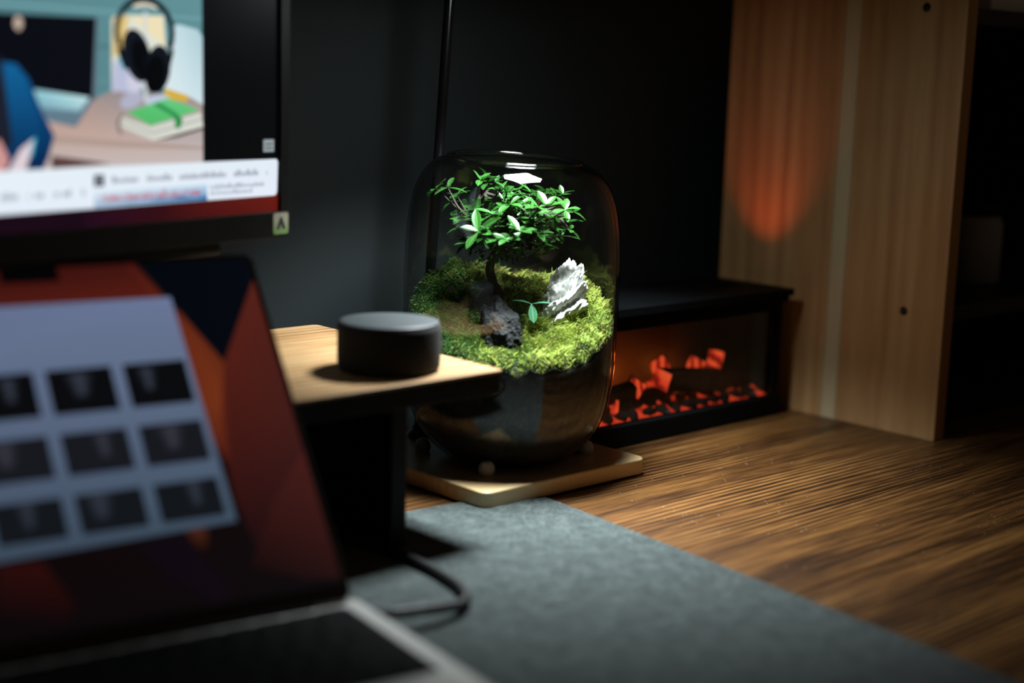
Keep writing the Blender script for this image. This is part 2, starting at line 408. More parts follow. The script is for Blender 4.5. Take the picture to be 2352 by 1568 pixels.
# moss: a cushion plus many short leafy blades
NB = 46000
rad = .1005 * np.sqrt(rng.random(NB)); ang = rng.random(NB) * 2 * PI
br, bf = rad * np.cos(ang), rad * np.sin(ang)
bh = np.array([height(a, b) for a, b in zip(br, bf)])
left = np.clip((-br + .01) / .08, 0, 1)
blade = rng.random(NB) < .30                                   # thin blades among small round leaflets
ln = np.where(blade, .0050 + .0055 * rng.random(NB), .0022 + .0022 * rng.random(NB)) * (1 - .25 * left)
wd_ = np.where(blade, .0005 + .0005 * rng.random(NB), .0007 + .0008 * rng.random(NB)) * (1 - .35 * left)
tall = rng.random(NB) < .07; ln[tall] *= 1.7
tilt = np.where(blade, .05 + .9 * rng.random(NB), .2 + 1.5 * rng.random(NB)); az = rng.random(NB) * 2 * PI
nearw = rad > .088
dirs = np.stack([np.sin(tilt) * np.cos(az), np.sin(tilt) * np.sin(az), np.cos(tilt)], 1)
dirs[nearw, 0] -= .5 * np.cos(ang[nearw]); dirs[nearw, 1] -= .5 * np.sin(ang[nearw])
dirs /= np.linalg.norm(dirs, axis=1)[:, None]
clump = np.array([noise.noise(Vector((a * 150, b * 150, 2.2))) for a, b in zip(br, bf)])
lift = np.where(blade, 0, np.clip(.0030 + .0050 * clump, 0, .008) * rng.random(NB))
base = np.stack([br, bf, bh - .0014 + lift], 1)
side = np.cross(dirs, np.stack([np.cos(az + 1.3), np.sin(az + 1.3), .3 * np.ones(NB)], 1)); side /= np.linalg.norm(side, axis=1)[:, None]
bend = np.stack([np.cos(az), np.sin(az), -.5 * np.ones(NB)], 1) * (ln * .25)[:, None]
mid = base + dirs * (ln * .55)[:, None]; tip = base + dirs * ln[:, None] + bend
wv_ = side * wd_[:, None]
verts = np.stack([base - wv_ * .5, base + wv_ * .5, mid + wv_, tip, mid - wv_], 1)
# keep inside the jar
rr_ = np.hypot(verts[..., 0], verts[..., 1]); lim = np.interp(verts[..., 2], iz, ir) - .0008
sc_ = np.minimum(1, lim / np.maximum(rr_, 1e-6)); verts[..., 0] *= sc_; verts[..., 1] *= sc_
X = verts[..., 0:1] * np.array(rdir) + verts[..., 1:2] * np.array(fdir); X[..., 2] = verts[..., 2]
cols = np.empty((NB, 3)); g = rng.random(NB); patch = np.array([noise.noise(Vector((a * 38, b * 38, 7.7))) for a, b in zip(br, bf)])
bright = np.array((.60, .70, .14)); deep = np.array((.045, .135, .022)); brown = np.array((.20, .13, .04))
t_ = np.clip(.66 - .95 * left + .45 * patch + .8 * (g - .5), 0, 1)[:, None]  # canopy shade put into the colours: deeper green to the left
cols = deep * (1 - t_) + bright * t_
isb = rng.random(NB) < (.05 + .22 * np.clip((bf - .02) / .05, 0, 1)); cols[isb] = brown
# cushion grid
gv = []; gf = []; GN, GR = 96, 22
for i in range(GN):
    a = 2 * PI * i / GN
    for k_ in range(GR):
        rr = .1008 * k_ / (GR - 1); q = (rr * math.cos(a), rr * math.sin(a)); z = height(*q) - .0012
        rr = min(rr, r_in(z) - .0007); gv.append(tuple(J(rr * math.cos(a), rr * math.sin(a), z)))
for i in range(GN):
    j = (i + 1) % GN
    for k_ in range(GR - 1): gf.append((i * GR + k_, i * GR + k_ + 1, j * GR + k_ + 1, j * GR + k_))
nG = len(gv)
allv = np.concatenate([np.array(gv), X.reshape(-1, 3)])
bi = nG + np.arange(NB)[:, None] * 5
tri = np.concatenate([bi + np.array([[0, 1, 2, 4]]), ], 1)
loops = np.concatenate([np.array(gf).ravel(), np.concatenate([tri, bi + np.array([[4, 2, 3]])], 1).ravel()])
sizes = np.concatenate([np.full(len(gf), 4), np.tile([4, 3], NB)])
starts = np.concatenate([[0], np.cumsum(sizes)[:-1]])
me = bpy.data.meshes.new('moss'); me.vertices.add(len(allv)); me.vertices.foreach_set('co', allv.ravel())
me.loops.add(len(loops)); me.loops.foreach_set('vertex_index', loops.astype(np.int32))
me.polygons.add(len(sizes)); me.polygons.foreach_set('loop_start', starts.astype(np.int32))
me.update(calc_edges=True); me.validate()
ca_ = me.color_attributes.new('Col', 'FLOAT_COLOR', 'POINT')
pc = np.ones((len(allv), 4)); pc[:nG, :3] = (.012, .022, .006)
vc = np.repeat(cols[:, None, :], 5, 1); vc[:, 0:2] *= .5; vc[:, 3] = np.minimum(vc[:, 3] * 1.5 + .03, .8)  # gap shade put into the colours: dark cushion and feet, pale tips
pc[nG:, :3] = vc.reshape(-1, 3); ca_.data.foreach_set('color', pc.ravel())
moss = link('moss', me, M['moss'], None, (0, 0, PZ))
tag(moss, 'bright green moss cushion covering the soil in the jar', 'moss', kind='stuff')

# stones
def stone(name, mat, label, loc, size, fn, rot, sub=5):
    bm = bmesh.new(); bmesh.ops.create_icosphere(bm, subdivisions=sub, radius=1)
    for q in bm.verts:
        n_ = q.co.normalized(); q.co = fn(n_)
        q.co = Vector((q.co.x * size[0], q.co.y * size[1], q.co.z * size[2]))
    me = bpy.data.meshes.new(name); bm.to_mesh(me); bm.free()
    o = link(name, me, mat, None, loc, smooth=True); o.rotation_euler = rot
    return tag(o, label, 'stone')
def f_white(n):
    # oblique overhanging ledges, rising to one side
    u_ = n.z * .80 - n.x * .60
    lay = u_ * 2.1 + .30 * noise.noise(n * 1.7 + Vector((3, 1, 2))) + .12 * noise.noise(n * 5)
    saw = lay - math.floor(lay)
    d = 1 + .50 * (saw - .5) * (1 - .5 * max(0, n.z)) + .20 * noise.noise(n * 2.1 + Vector((5, 5, 1))) + .11 * noise.noise(n * 5.5) + .06 * noise.noise(n * 12) + .025 * noise.noise(n * 27)
    return n * d
def f_black(n):
    d = 1 + .30 * noise.noise(n * 1.8 + Vector((1, 7, 2))) + .17 * noise.noise(n * 4.5) + .08 * noise.noise(n * 11) + .04 * noise.noise(n * 24)
    return n * d
stone('white_stone', M['white_stone'], 'pale craggy limestone rock standing upright in the moss', tuple(J(.0520, -.006, .1795)), (.0185, .018, .0345), f_white, (Rd(-24), Rd(18), YAW - PI / 2), 6)
stone('lava_stone', M['black_stone'], 'rough black lava rock lying in the moss below the tree', tuple(J(-.0085, -.057, .1530)), (.0185, .0170, .0350), f_black, (Rd(-42), Rd(-24), YAW - PI / 2))

# leaf meshes
def leaf_mesh(name, L, W, fold, curl, mat):
    n = 7; v = []; f = []; ac = []
    for i in range(n + 1):
        t = i / n
        wdt = W * (math.sin(PI * min(1, t ** .8)) ** .75) * (.35 + .65 * t) * 1.15 if 0 < t < 1 else (W * .06)
        z0 = curl * L * t * t
        for s_, q in ((-1, 1.), (-.5, .5), (0, 0.), (.5, .5), (1, 1.)):
            v.append((L * t, s_ * wdt, z0 + abs(s_) * wdt * fold)); ac.append(q)
    for i in range(n):
        for k_ in range(4): f.append((i * 5 + k_, i * 5 + k_ + 1, i * 5 + k_ + 6, i * 5 + k_ + 5))
    me = bpy.data.meshes.new(name); me.from_pydata(v, [], f); me.update()
    at = me.attributes.new('across', 'FLOAT', 'POINT'); at.data.foreach_set('value', ac)
    me.polygons.foreach_set('use_smooth', [True] * len(me.polygons)); me.materials.append(mat); return me

LEAVES = [leaf_mesh('leaf', .0150, .0036, .35, -.12, M['leaf']), leaf_mesh('leaf', .0125, .0034, .25, -.22, M['leaf']),
          leaf_mesh('leaf', .0170, .0042, .3, -.05, M['leaf']), leaf_mesh('leaf', .0105, .0027, .4, .08, M['leaf'])]
def put_leaf(parent, me, p, d, up, scale=1.0):
    d = d.normalized(); y = up.cross(d)
    if y.length < 1e-4: y = Vector((1, 0, 0)).cross(d)
    y.normalize(); z = d.cross(y)
    o = bpy.data.objects.new('leaf', me); COL.objects.link(o); o.parent = parent
    o.matrix_basis = Matrix(((d.x, y.x, z.x, p.x), (d.y, y.y, z.y, p.y), (d.z, y.z, z.z, p.z), (0, 0, 0, 1))) @ Matrix.Scale(scale, 4)
    return o

# bonsai tree
TB = J(-.018, .012, height(-.018, .012) - .006) + Vector((0, 0, PZ))
tree = thing('bonsai_tree', 'small bonsai tree with glossy green leaves inside the glass jar', 'tree', tuple(TB))
tk = [J(-.018, .012, .150), J(-.0185, .010, .170), J(-.022, .006, .186), J(-.018, .000, .201), J(-.010, -.003, .214), J(-.006, -.002, .228)]
tl_ = [p + Vector((0, 0, PZ)) - TB for p in tk]
MB().tube(spline(tl_, 8), [.0058 - .0034 * i / 40 for i in range(41)], 12).build('trunk', M['bark'], tree, smooth=True)
for a_, L_ in ((.4, .016), (1.9, .014), (3.1, .018), (4.6, .015), (5.5, .012)):
    b0 = tl_[1] + Vector((0, 0, -.004))
    MB().tube(spline([b0 + Vector((0, 0, .006)), b0 + Vector((math.cos(a_) * L_ * .5, math.sin(a_) * L_ * .5, .0005)), b0 + Vector((math.cos(a_) * L_, math.sin(a_) * L_, -.010))], 4), [.0042 - .003 * i / 8 for i in range(9)], 8).build('root', M['bark'], tree, smooth=True)
ROS = [(-75, -13, 283), (-64, -10, 284), (-56, 6, 276), (-61, 33, 267), (-50, 24, 261), (-57, 21, 252), (-45, -22, 254), (-51, 3, 245), (-40, -18, 264), (-36, -26, 257),
       (-33, -6, 292), (-25, 34, 291), (-19, 32, 286), (-14, 0, 282), (-27, 28, 287), (-35, 28, 267), (-27, 30, 260), (-19, -33, 262), (-30, 8, 251), (-22, 14, 247),
       (-8, -8, 281), (-1, -14, 279), (7, 36, 276), (16, 0, 281), (24, 17, 278), (32, 35, 279), (41, 7, 278), (47, 8, 279), (-4, -27, 271), (5, -16, 270),
       (14, 25, 268), (23, -37, 270), (31, -36, 271), (42, 10, 268), (49, -18, 267), (58, 3, 263), (-9, -2, 260), (-1, -13, 257), (10, 40, 254), (18, -24, 258),
       (29, -7, 257), (39, -24, 259), (51, 11, 252), (54, -18, 248), (46, -12, 241), (36, 20, 235), (-13, -14, 248), (-4, -18, 245), (6, -48, 248), (16, -23, 248),
       (23, -42, 246), (-16, -44, 241), (-6, -49, 240), (4, -19, 236), (15, -24, 236), (-33, -49, 247), (-40, -17, 243), (-25, -23, 238), (-42, -7, 232), (35, 35, 227)]
crown_c = J(-.004, 0, .232) + Vector((0, 0, 0)) - TB + Vector((0, 0, PZ))
R2 = random.Random(11)
nodes_ = [tl_[3], tl_[4], tl_[5]]
for (r_, f_, z_) in ROS:
    p = J(r_ / 1000, f_ / 1000, z_ / 1000) - TB
    out = (p - (J(-.004, 0, .225) - TB)); out.z += .012; out.normalize()
    st = min(nodes_, key=lambda q: (q - p).length + R2.random() * .012)
    mid_ = (st + p) / 2 + Vector((R2.uniform(-.004, .004), R2.uniform(-.004, .004), -.004 + R2.uniform(-.003, .003)))
    MB().tube(spline([st, mid_, p], 4), [.0019 - .0013 * i / 8 for i in range(9)], 6).build('twig', M['bark'], tree, smooth=True)
    if R2.random() < .35: nodes_.append(mid_)
    nl = 5; a0 = R2.random() * 6.28
    axis = (out * .6 + Vector((0, 0, .8)) + Vector((R2.uniform(-.3, .3), R2.uniform(-.3, .3), 0))).normalized()
    ex = axis.orthogonal().normalized(); ey = axis.cross(ex)
    for k_ in range(nl):
        a_ = a0 + k_ * 2 * PI / nl + R2.uniform(-.3, .3); el = R2.uniform(-.25, .75)
        d = (ex * math.cos(a_) + ey * math.sin(a_)) * math.cos(el) + axis * math.sin(el)
        front = (f_ < -20)
        put_leaf(tree, LEAVES[R2.choice((0, 1, 2, 2) if front else (0, 1, 1, 3))], p, d, axis, R2.uniform(.85, 1.2) * (1.22 if front else 1.1))
# hanging small leaves and inner foliage, joined
fv = []; ff_ = []; fa = []
lm = LEAVES[3]; lv = [q.co.copy() for q in lm.vertices]; lf = [tuple(q.vertices) for q in lm.polygons]; la_ = [abs(i % 5 - 2) / 2 for i in range(len(lv))]
for k_ in range(600):
    q = Vector((R2.gauss(0, 1), R2.gauss(0, 1), R2.gauss(0, 1))).normalized() * (R2.random() ** .4)
    p = J(-.004 + q.x * .052, q.y * .040, .247 + q.z * .032) - TB if k_ < 420 else J(-.006 + q.x * .046, -.014 + q.y * .030, .234 + q.z * .017) - TB
    d = Vector((R2.uniform(-1, 1), R2.uniform(-1, 1), R2.uniform(-.6, .6))).normalized(); y = Vector((0, 0, 1)).cross(d).normalized(); z = d.cross(y); s_ = R2.uniform(.75, 1.3)
    n0 = len(fv); fv += [tuple(p + (d * c.x + y * c.y + z * c.z) * s_) for c in lv]; ff_ += [tuple(i + n0 for i in t) for t in lf]; fa += la_
for r_, f_, z_, s_ in ((-19.7, -20, 214, .9), (-18.5, -19, 221, .5), (4.7, -30, 225, .8), (-6, -28, 222, .6), (-44, -12, 232, .7), (-40, -10, 226, .7), (0, -20, 218, .5)):
    p = J(r_ / 1000, f_ / 1000, z_ / 1000) - TB; d = Vector((R2.uniform(-.2, .2), R2.uniform(-.2, .2), -1)).normalized(); y = rdir.copy(); z = d.cross(y)
    n0 = len(fv); fv += [tuple(p + (d * c.x + y * c.y + z * c.z) * s_) for c in lv]; ff_ += [tuple(i + n0 for i in t) for t in lf]; fa += la_
fo = MB().add(fv, ff_).build('inner_foliage', M['leaf'], tree, smooth=True); fo['kind'] = 'stuff'
at = fo.data.attributes.new('across', 'FLOAT', 'POINT'); at.data.foreach_set('value', fa)

# sprout
SB = J(.0200, -.044, height(.020, -.044) - .002) + Vector((0, 0, PZ))
sp = thing('sprout', 'tiny three-leaved seedling in front of the white stone', 'seedling', tuple(SB))
tp = J(.0195, -.045, .1790) - SB
MB().tube(spline([(0, 0, 0), tuple(tp * .5 + Vector((.001, 0, 0))), tuple(tp)], 5), [.0008] * 11, 8).build('stem', M['sprout_leaf'], sp, smooth=True)
SL = leaf_mesh('leaf', .0125, .0035, .25, -.1, M['sprout_leaf'])
for d in (rdir * -1 + Vector((0, 0, .25)), rdir * 1 + Vector((0, 0, .18)) - fdir * .2, rdir * .15 - fdir * .55 - Vector((0, 0, .95))):
    put_leaf(sp, SL, tp, d, Vector((0, 0, 1)) if abs(d.normalized().z) < .6 else -fdir, 1.5)

# ------------------------------------------------------------------ electric fireplace
fp = thing('electric_fireplace', 'small black electric fireplace with firelit logs behind its glass', 'fireplace', (.285, .062, 0))
FX0, FX1, FY0, FY1 = -.166, .160, -.057, .058
bk = M['black_case']
MB().box(FX0 - .003, FX1 + .003, FY0 - .003, FY1, 0.0, .024).build('plinth', bk, fp, bevel=.0015)
MB().box(FX0, FX0 + .010, FY0 + .004, FY1, .0243, .1377).build('side_panel', bk, fp)
MB().box(FX1 - .010, FX1, FY0 + .004, FY1, .0243, .1377).build('side_panel', bk, fp)
MB().box(FX0 + .0103, FX1 - .0103, FY1 - .006, FY1, .0243, .1377).build('back_panel', plain('smoked_fire_back', (.03, .018, .012), .6, 0, 30, .2), fp)
for x0, x1, z0, z1 in ((FX0, FX1, .127, .1377), (FX0, FX0 + .012, .0243, .1267), (FX1 - .012, FX1, .0243, .1267)):
    MB().box(x0, x1, FY0, FY0 + .0038, z0, z1).build('front_frame', bk, fp, bevel=.0008)
LX0, LX1, LY0, LY1 = FX0 - .003, FX1 + .006, FY0 - .004, FY1 + .003
SX0, SX1, SY0, SY1 = .100, .142, -.012, .010      # slot added to the lid to let the glow spot out
lid = MB()
for e_, z0, z1 in ((0, .138, .1445), (.004, .1445, .1525)):
    x0, x1, y0, y1 = LX0 - (e_ if e_ else 0) * .5, LX1 + e_, LY0 - e_, LY1
    lid.box(x0, SX0, y0, y1, z0, z1); lid.box(SX1, x1, y0, y1, z0, z1); lid.box(SX0, SX1, y0, SY0, z0, z1); lid.box(SX0, SX1, SY1, y1, z0, z1)
lid.build('lid', bk, fp)
MB().box(FX0 + .0105, FX1 - .0105, FY0 + .005, FY0 + .007, .0245, .137).build('glass_pane', M['pane'], fp)
# glowing ember bed and coals
k = NT('glowing_ember_bed'); k.set(Roughness=.6, **{'Base__Color': (.10, .02, .012, 1)}); mp = k.coords(); a = k.noise(mp, 70, 4, .6)
rp = k.ramp([(.36, (.04, .003, .001)), (.46, (.55, .03, .012)), (.62, (1.0, .075, .025)), (.8, (1, .2, .04))]); k.l(a, 'Fac', rp, 'Fac'); k.l(rp, 'Color', k.p, 'Emission Color'); k.set(Emission__Strength=.75)
v = []; f = []; NX, NY = 60, 14
for j in range(NY):
    for i in range(NX):
        x = FX0 + .011 + (FX1 - FX0 - .022) * i / (NX - 1); t = j / (NY - 1); y = FY0 + .009 + .066 * t
        z = .0246 + .020 * t + .004 * noise.noise(Vector((x * 60, y * 60, 1))) * min(1, t * 5)
        v.append((x, y, z))
for j in range(NY - 1):
    for i in range(NX - 1): f.append((j * NX + i, j * NX + i + 1, (j + 1) * NX + i + 1, (j + 1) * NX + i))
MB().add(v, f).build('ember_bed', k.m, fp, smooth=True)['label'] = 'glowing red ember bed'
coal = plain('black_coal', (.015, .010, .009), .7, 0, 90, .4, .5)
CM = []
for q in range(4):
    bm = bmesh.new(); bmesh.ops.create_icosphere(bm, subdivisions=2, radius=1)
    for t in bm.verts: t.co = t.co * (1 + .35 * noise.noise(t.co * 1.6 + Vector((q * 9, 1, 4))))
    me = bpy.data.meshes.new('coal'); bm.to_mesh(me); bm.free(); me.materials.append(coal); me.polygons.foreach_set('use_smooth', [True] * len(me.polygons)); CM.append(me)
R3 = random.Random(5)
for j, (y, n_, z) in enumerate(((FY0 + .017, 13, .0275), (FY0 + .031, 12, .0345), (FY0 + .046, 10, .039))):
    for i in range(n_):
        x = FX0 + .022 + (FX1 - FX0 - .045) * (i + .5 * (j % 2)) / (n_ - .5) + R3.uniform(-.003, .003)
        o = bpy.data.objects.new('coal', CM[R3.randrange(4)]); COL.objects.link(o); o.parent = fp
        o.location = (x, y + R3.uniform(-.002, .002), z + R3.uniform(-.001, .0015)); o.scale = (R3.uniform(.0095, .0130), R3.uniform(.0065, .0085), R3.uniform(.0060, .0085))
        o.rotation_euler = (R3.uniform(-.4, .4), R3.uniform(-.4, .4), R3.uniform(0, 6))
# logs
k = NT('charred_log_bark'); k.set(Roughness=.75); mp = k.coords((1, 1, 1)); a = k.noise(mp, 120, 5, .7); rp = k.ramp([(.4, (.012, .007, .005)), (.7, (.05, .02, .012))]); k.l(a, 'Fac', rp, 'Fac'); k.l(rp, 'Color', k.p, 'Base Color'); k.bump(a, 'Fac', .8, .002)
LOGB = k.m
k = NT('firelit_log_end'); k.set(Roughness=.6, **{'Base__Color': (.25, .05, .03, 1)}); mp = k.coords((1, 1, 1)); wv = k.n('ShaderNodeTexWave', Scale=55.0, Distortion=3.0); k.l(mp, 'Vector', wv, 'Vector')  # light falling on the log ends, put in as emission
rp = k.ramp([(.15, (.25, .010, .005)), (.55, (.80, .050, .018)), (.9, (1, .11, .03))]); k.l(wv, 'Fac', rp, 'Fac'); k.l(rp, 'Color', k.p, 'Emission Color'); k.set(Emission__Strength=.8)
LOGE = k.m
k = NT('firelit_log_underside'); k.set(Roughness=.6, **{'Base__Color': (.2, .05, .02, 1), 'Emission__Color': (1, .16, .03, 1), 'Emission__Strength': .85}); LOGC = k.m  # firelight on the log undersides, put in as an emissive strip
def log(p0, p1, rad, seed, under_glow=None):
    p0 = Vector(p0) - fp.location; p1 = Vector(p1) - fp.location; ax = (p1 - p0); L_ = ax.length; ax.normalize()
    ex = ax.orthogonal().normalized(); ey = ax.cross(ex); n = 8; v = []; m_ = 10; ex, ey = ex * math.cos(seed) + ey * math.sin(seed), ey * math.cos(seed) - ex * math.sin(seed)
    for i in range(m_):
        t = i / (m_ - 1)
        for q in range(n):
            a = 2 * PI * q / n; rr = rad * (1.30 if q % 2 else .98) * (1 + .22 * noise.noise(Vector((math.cos(a) * 1.5 + seed, math.sin(a) * 1.5, t * .8))) + .06 * noise.noise(Vector((a * 3, seed, t * 6)))) * (1 - .12 * t)
            v.append(p0 + ax * (L_ * t) + (ex * math.cos(a) + ey * math.sin(a)) * rr)
    f = [(i * n + q, i * n + (q + 1) % n, (i + 1) * n + (q + 1) % n, (i + 1) * n + q) for i in range(m_ - 1) for q in range(n)]
    f.append(tuple(range((m_ - 1) * n, m_ * n)))
    f.append(tuple(range(n))[::-1])
    o = MB().add(v, f).build('log', LOGB, fp, bevel=.0012)
    e_ = MB()
    ve = [p0 - ax * .0008 + (q - p0) * .93 for q in v[:n]]; ve2 = [q + ax * .0018 for q in ve]
    e_.add(ve + ve2, [tuple(range(n))[::-1], tuple(range(n, 2 * n))] + [(q, (q + 1) % n, (q + 1) % n + n, q + n) for q in range(n)])
    eo = e_.build('log_end', LOGE, o)
    if under_glow:
        MB().tube(spline([p0 + ax * (L_ * t) + Vector((under_glow[0], under_glow[1], under_glow[2])) + Vector((0, 0, .001 * math.sin(t * 9 + seed))) for t in (.04, .25, .5, .75)], 4), [.0046 - .0038 * i / 12 for i in range(13)], 8).build('underside_glow', LOGC, o, smooth=True)
log((.258, .026, .060), (.425, .046, .041), .0125, 1, (0, -.004, -.0105))
log((.222, .036, .052), (.150, .052, .040), .0090, 2)
log((.224, .034, .054), (.255, .064, .050), .0105, 3)
log((.196, .040, .037), (.330, .044, .046), .0080, 4)
log((.292, .060, .066), (.328, .088, .060), .0110, 5)
log((.356, .060, .060), (.394, .090, .056), .0110, 6)
log((.382, .052, .066), (.440, .062, .044), .0120, 7, (-.001, -.006, -.008))
for x in (.20, .28, .37):
    L_ = bpy.data.lights.new('fire_light', 'POINT'); L_.energy = FIRE_W; L_.color = (1, .20, .03); L_.shadow_soft_size = .012
    o = bpy.data.objects.new('fire_light', L_); COL.objects.link(o); o.parent = fp; o.location = Vector((x, .084, .050)) - fp.location
L_ = bpy.data.lights.new('added_glow_light', 'SPOT'); L_.energy = ADDED_GLOW_W; L_.color = (1, .16, .05); L_.spot_size = Rd(66); L_.spot_blend = 1.0; L_.shadow_soft_size = .004
o = bpy.data.objects.new('added_glow_light', L_); COL.objects.link(o); o.parent = fp; o.location = (.121, -.002, .146)
o.rotation_euler = Vector((.42, .0, 1)).to_track_quat('-Z', 'Y').to_euler()

# ------------------------------------------------------------------ monitor riser
rs = thing('monitor_riser', 'wooden monitor riser shelf on dark panel legs beside the jar', 'riser', (-.2865, -.011, MZ))
MB().slab(rrect(-.1435, .1435, -.137, .137, .006, 4), .1405, .1435).build('shelf_top', M['riser'], rs, bevel=.0006)
MB().slab(rrect(-.1430, .1430, -.1365, .1365, .006, 4), .1235, .1403).build('shelf_core', M['black_metal'], rs, bevel=.0008)
MB().box(.0385, .0545, -.118, .130, 0, .1233).build('leg', M['black_metal'], rs, bevel=.001)
MB().box(-.120, -.104, -.118, .130, 0, .1233).build('leg', M['black_metal'], rs, bevel=.001)

# ------------------------------------------------------------------ smart speaker
sk = thing('smart_speaker', 'dark puck-shaped smart speaker on the wooden riser', 'speaker', (-.2225, -.0905, .1467))
MB().lathe([(0, 0), (.040, 0), (.0425, .001), (.0442, .004), (.0447, .010), (.0447, .036), (.0440, .0398), (.0425, .0410)], 64).build('cloth_body', M['speaker_cloth'], sk, smooth=True)
MB().lathe([(.0428, .0405), (.0432, .0415), (.0424, .0424), (.040, .0428), (0, .0428)], 64).build('top_plate', M['speaker_top'], sk, smooth=True)

sk.scale = (.973, .973, .973)

# ------------------------------------------------------------------ screens drawing
class Screen:
    def __init__(s, fn): s.v = []; s.f = []; s.c = []; s.fn = fn; s.k = 0
    def poly(s, pts, col, cols=None):
        """pts in mm; col sRGB 0-255, or one per corner"""
        n = len(s.v); s.k += 1
        for i, p in enumerate(pts):
            s.v.append(tuple(s.fn(p[0] / 1000, p[1] / 1000, s.k * .000015))); c = cols[i] if cols else col; s.c.append((*lin(*c), 1))
        s.f.append(tuple(range(n, n + len(pts)))); return s
    def rect(s, x0, x1, y0, y1, col, cols=None): return s.poly([(x0, y0), (x1, y0), (x1, y1), (x0, y1)], col, cols)
    def ell(s, cx, cy, rx, ry, col, rot=0, n=28):
        return s.poly([(cx + rx * math.cos(a) * math.cos(rot) - ry * math.sin(a) * math.sin(rot), cy + rx * math.cos(a) * math.sin(rot) + ry * math.sin(a) * math.cos(rot)) for a in (2 * PI * i / n for i in range(n))], col)
    def band(s, pts, wdt, col):
        for (a, b) in zip(pts[:-1], pts[1:]):
            d = Vector((b[0] - a[0], b[1] - a[1])).normalized(); n_ = Vector((-d.y, d.x)) * wdt / 2
            s.poly([(a[0] + n_.x, a[1] + n_.y), (b[0] + n_.x, b[1] + n_.y), (b[0] - n_.x, b[1] - n_.y), (a[0] - n_.x, a[1] - n_.y)], col); s.k -= 1
        s.k += 1; return s
    def text(s, body, x, y, size, col, width=None, shear=0, bold=0):
        cu_ = bpy.data.curves.new('t', 'FONT'); cu_.body = body; cu_.size = size; cu_.resolution_u = 2; cu_.shear = shear; cu_.offset = bold
        o = bpy.data.objects.new('t', cu_); COL.objects.link(o)
        dg = bpy.context.evaluated_depsgraph_get(); m = o.evaluated_get(dg).to_mesh()
        vs = [(q.co.x, q.co.y) for q in m.vertices]; fs = [tuple(q.vertices) for q in m.polygons]
        if vs:
            x1 = max(q[0] for q in vs); x0 = min(q[0] for q in vs); kx = width / (x1 - x0) if width else 1
            n = len(s.v); s.k += 1
            for q in vs:
                s.v.append(tuple(s.fn((x + (q[0] - x0) * kx) / 1000, (y + q[1]) / 1000, s.k * .000015))); s.c.append((*lin(*col), 1))
            s.f += [tuple(i + n for i in q) for q in fs]
        o.evaluated_get(dg).to_mesh_clear(); bpy.data.objects.remove(o); bpy.data.curves.remove(cu_); return s
    def strokes(s, x, y, wdt, h, col, seed=0):
        R_ = random.Random(seed); e = x + wdt; s.k += 1
        while x < e - .6:
            q = R_.uniform(.7, 1.9); t = h * R_.choice((.6, .6, .65, .95)); s.rect(x, min(e, x + q), y, y + t, col); s.k -= 1; x += q + R_.uniform(.35, .7)
        return s
    def build(s, name, parent):
        me = bpy.data.meshes.new(name); me.from_pydata(s.v, [], s.f); me.update()
        ca = me.color_attributes.new('Col', 'FLOAT_COLOR', 'POINT'); ca.data.foreach_set('color', np.array(s.c).ravel())
        return link(name, me, M['screen'], parent)

# ------------------------------------------------------------------ monitor
MW, MA = .612, Rd(13)
P0 = Vector((-.2362, .0404, .2472)); mwx = Vector((math.cos(MA), math.sin(MA), 0)); mwy = Vector((-math.sin(MA), math.cos(MA), 0))
ml = P0 - mwx * (MW / 2); ml.z = .1467
mon = thing('computer_monitor', 'black computer monitor showing a video page above the laptop', 'monitor', tuple(ml), MA)
MZ0 = P0.z - .1467
mz = lambda b: MZ0 + b / 1000
bp = M['black_plastic']
MB().box(-MW / 2, MW / 2, .0008, .030, mz(-.6), mz(362)).build('housing', bp, mon, bevel=.003)
MB().box(-MW / 2, MW / 2, -.0035, .0006, mz(-.6), mz(22)).build('bezel', bp, mon, bevel=.0008)
MB().box(-MW / 2, MW / 2, -.0035, .0006, mz(355), mz(362)).build('bezel', bp, mon, bevel=.0008)
MB().box(MW / 2 - .0115, MW / 2, -.0035, .0006, mz(22.2), mz(354.8)).build('bezel', bp, mon, bevel=.0008)
MB().box(-MW / 2, -MW / 2 + .0115, -.0035, .0006, mz(22.2), mz(354.8)).build('bezel', bp, mon, bevel=.0008)
MB().box(-.14, MW / 2 - .075, .004, .040, mz(-12), mz(-.8)).build('lower_housing', bp, mon, bevel=.004)
MB().box(.135, .195, .032, .058, .010, mz(180)).build('stand_neck', bp, mon, bevel=.004)
MB().slab(rrect(.112, .218, -.020, .090, .012, 5), 0, .010).build('stand_base', bp, mon, bevel=.002)
sc = Screen(lambda a, b, d: Vector((a + MW / 2, .0003 - d, MZ0 + b)))
X0 = -600.5
sc.rect(X0, -11.5, 22, 355, (4, 6, 8))
# desktop strip below the page
sc.poly([(X0, 22), (-225, 22), (-225, 40), (X0, 40)], None, [(26, 8, 22)] * 4)
sc.poly([(-225, 22), (-140, 22), (-140, 40), (-225, 40)], None, [(34, 10, 28), (52, 12, 18), (52, 12, 18), (34, 8, 24)])
sc.poly([(-140, 22), (-11.5, 22), (-11.5, 40), (-140, 40)], None, [(56, 14, 18), (96, 24, 16), (104, 26, 18), (60, 14, 18)])
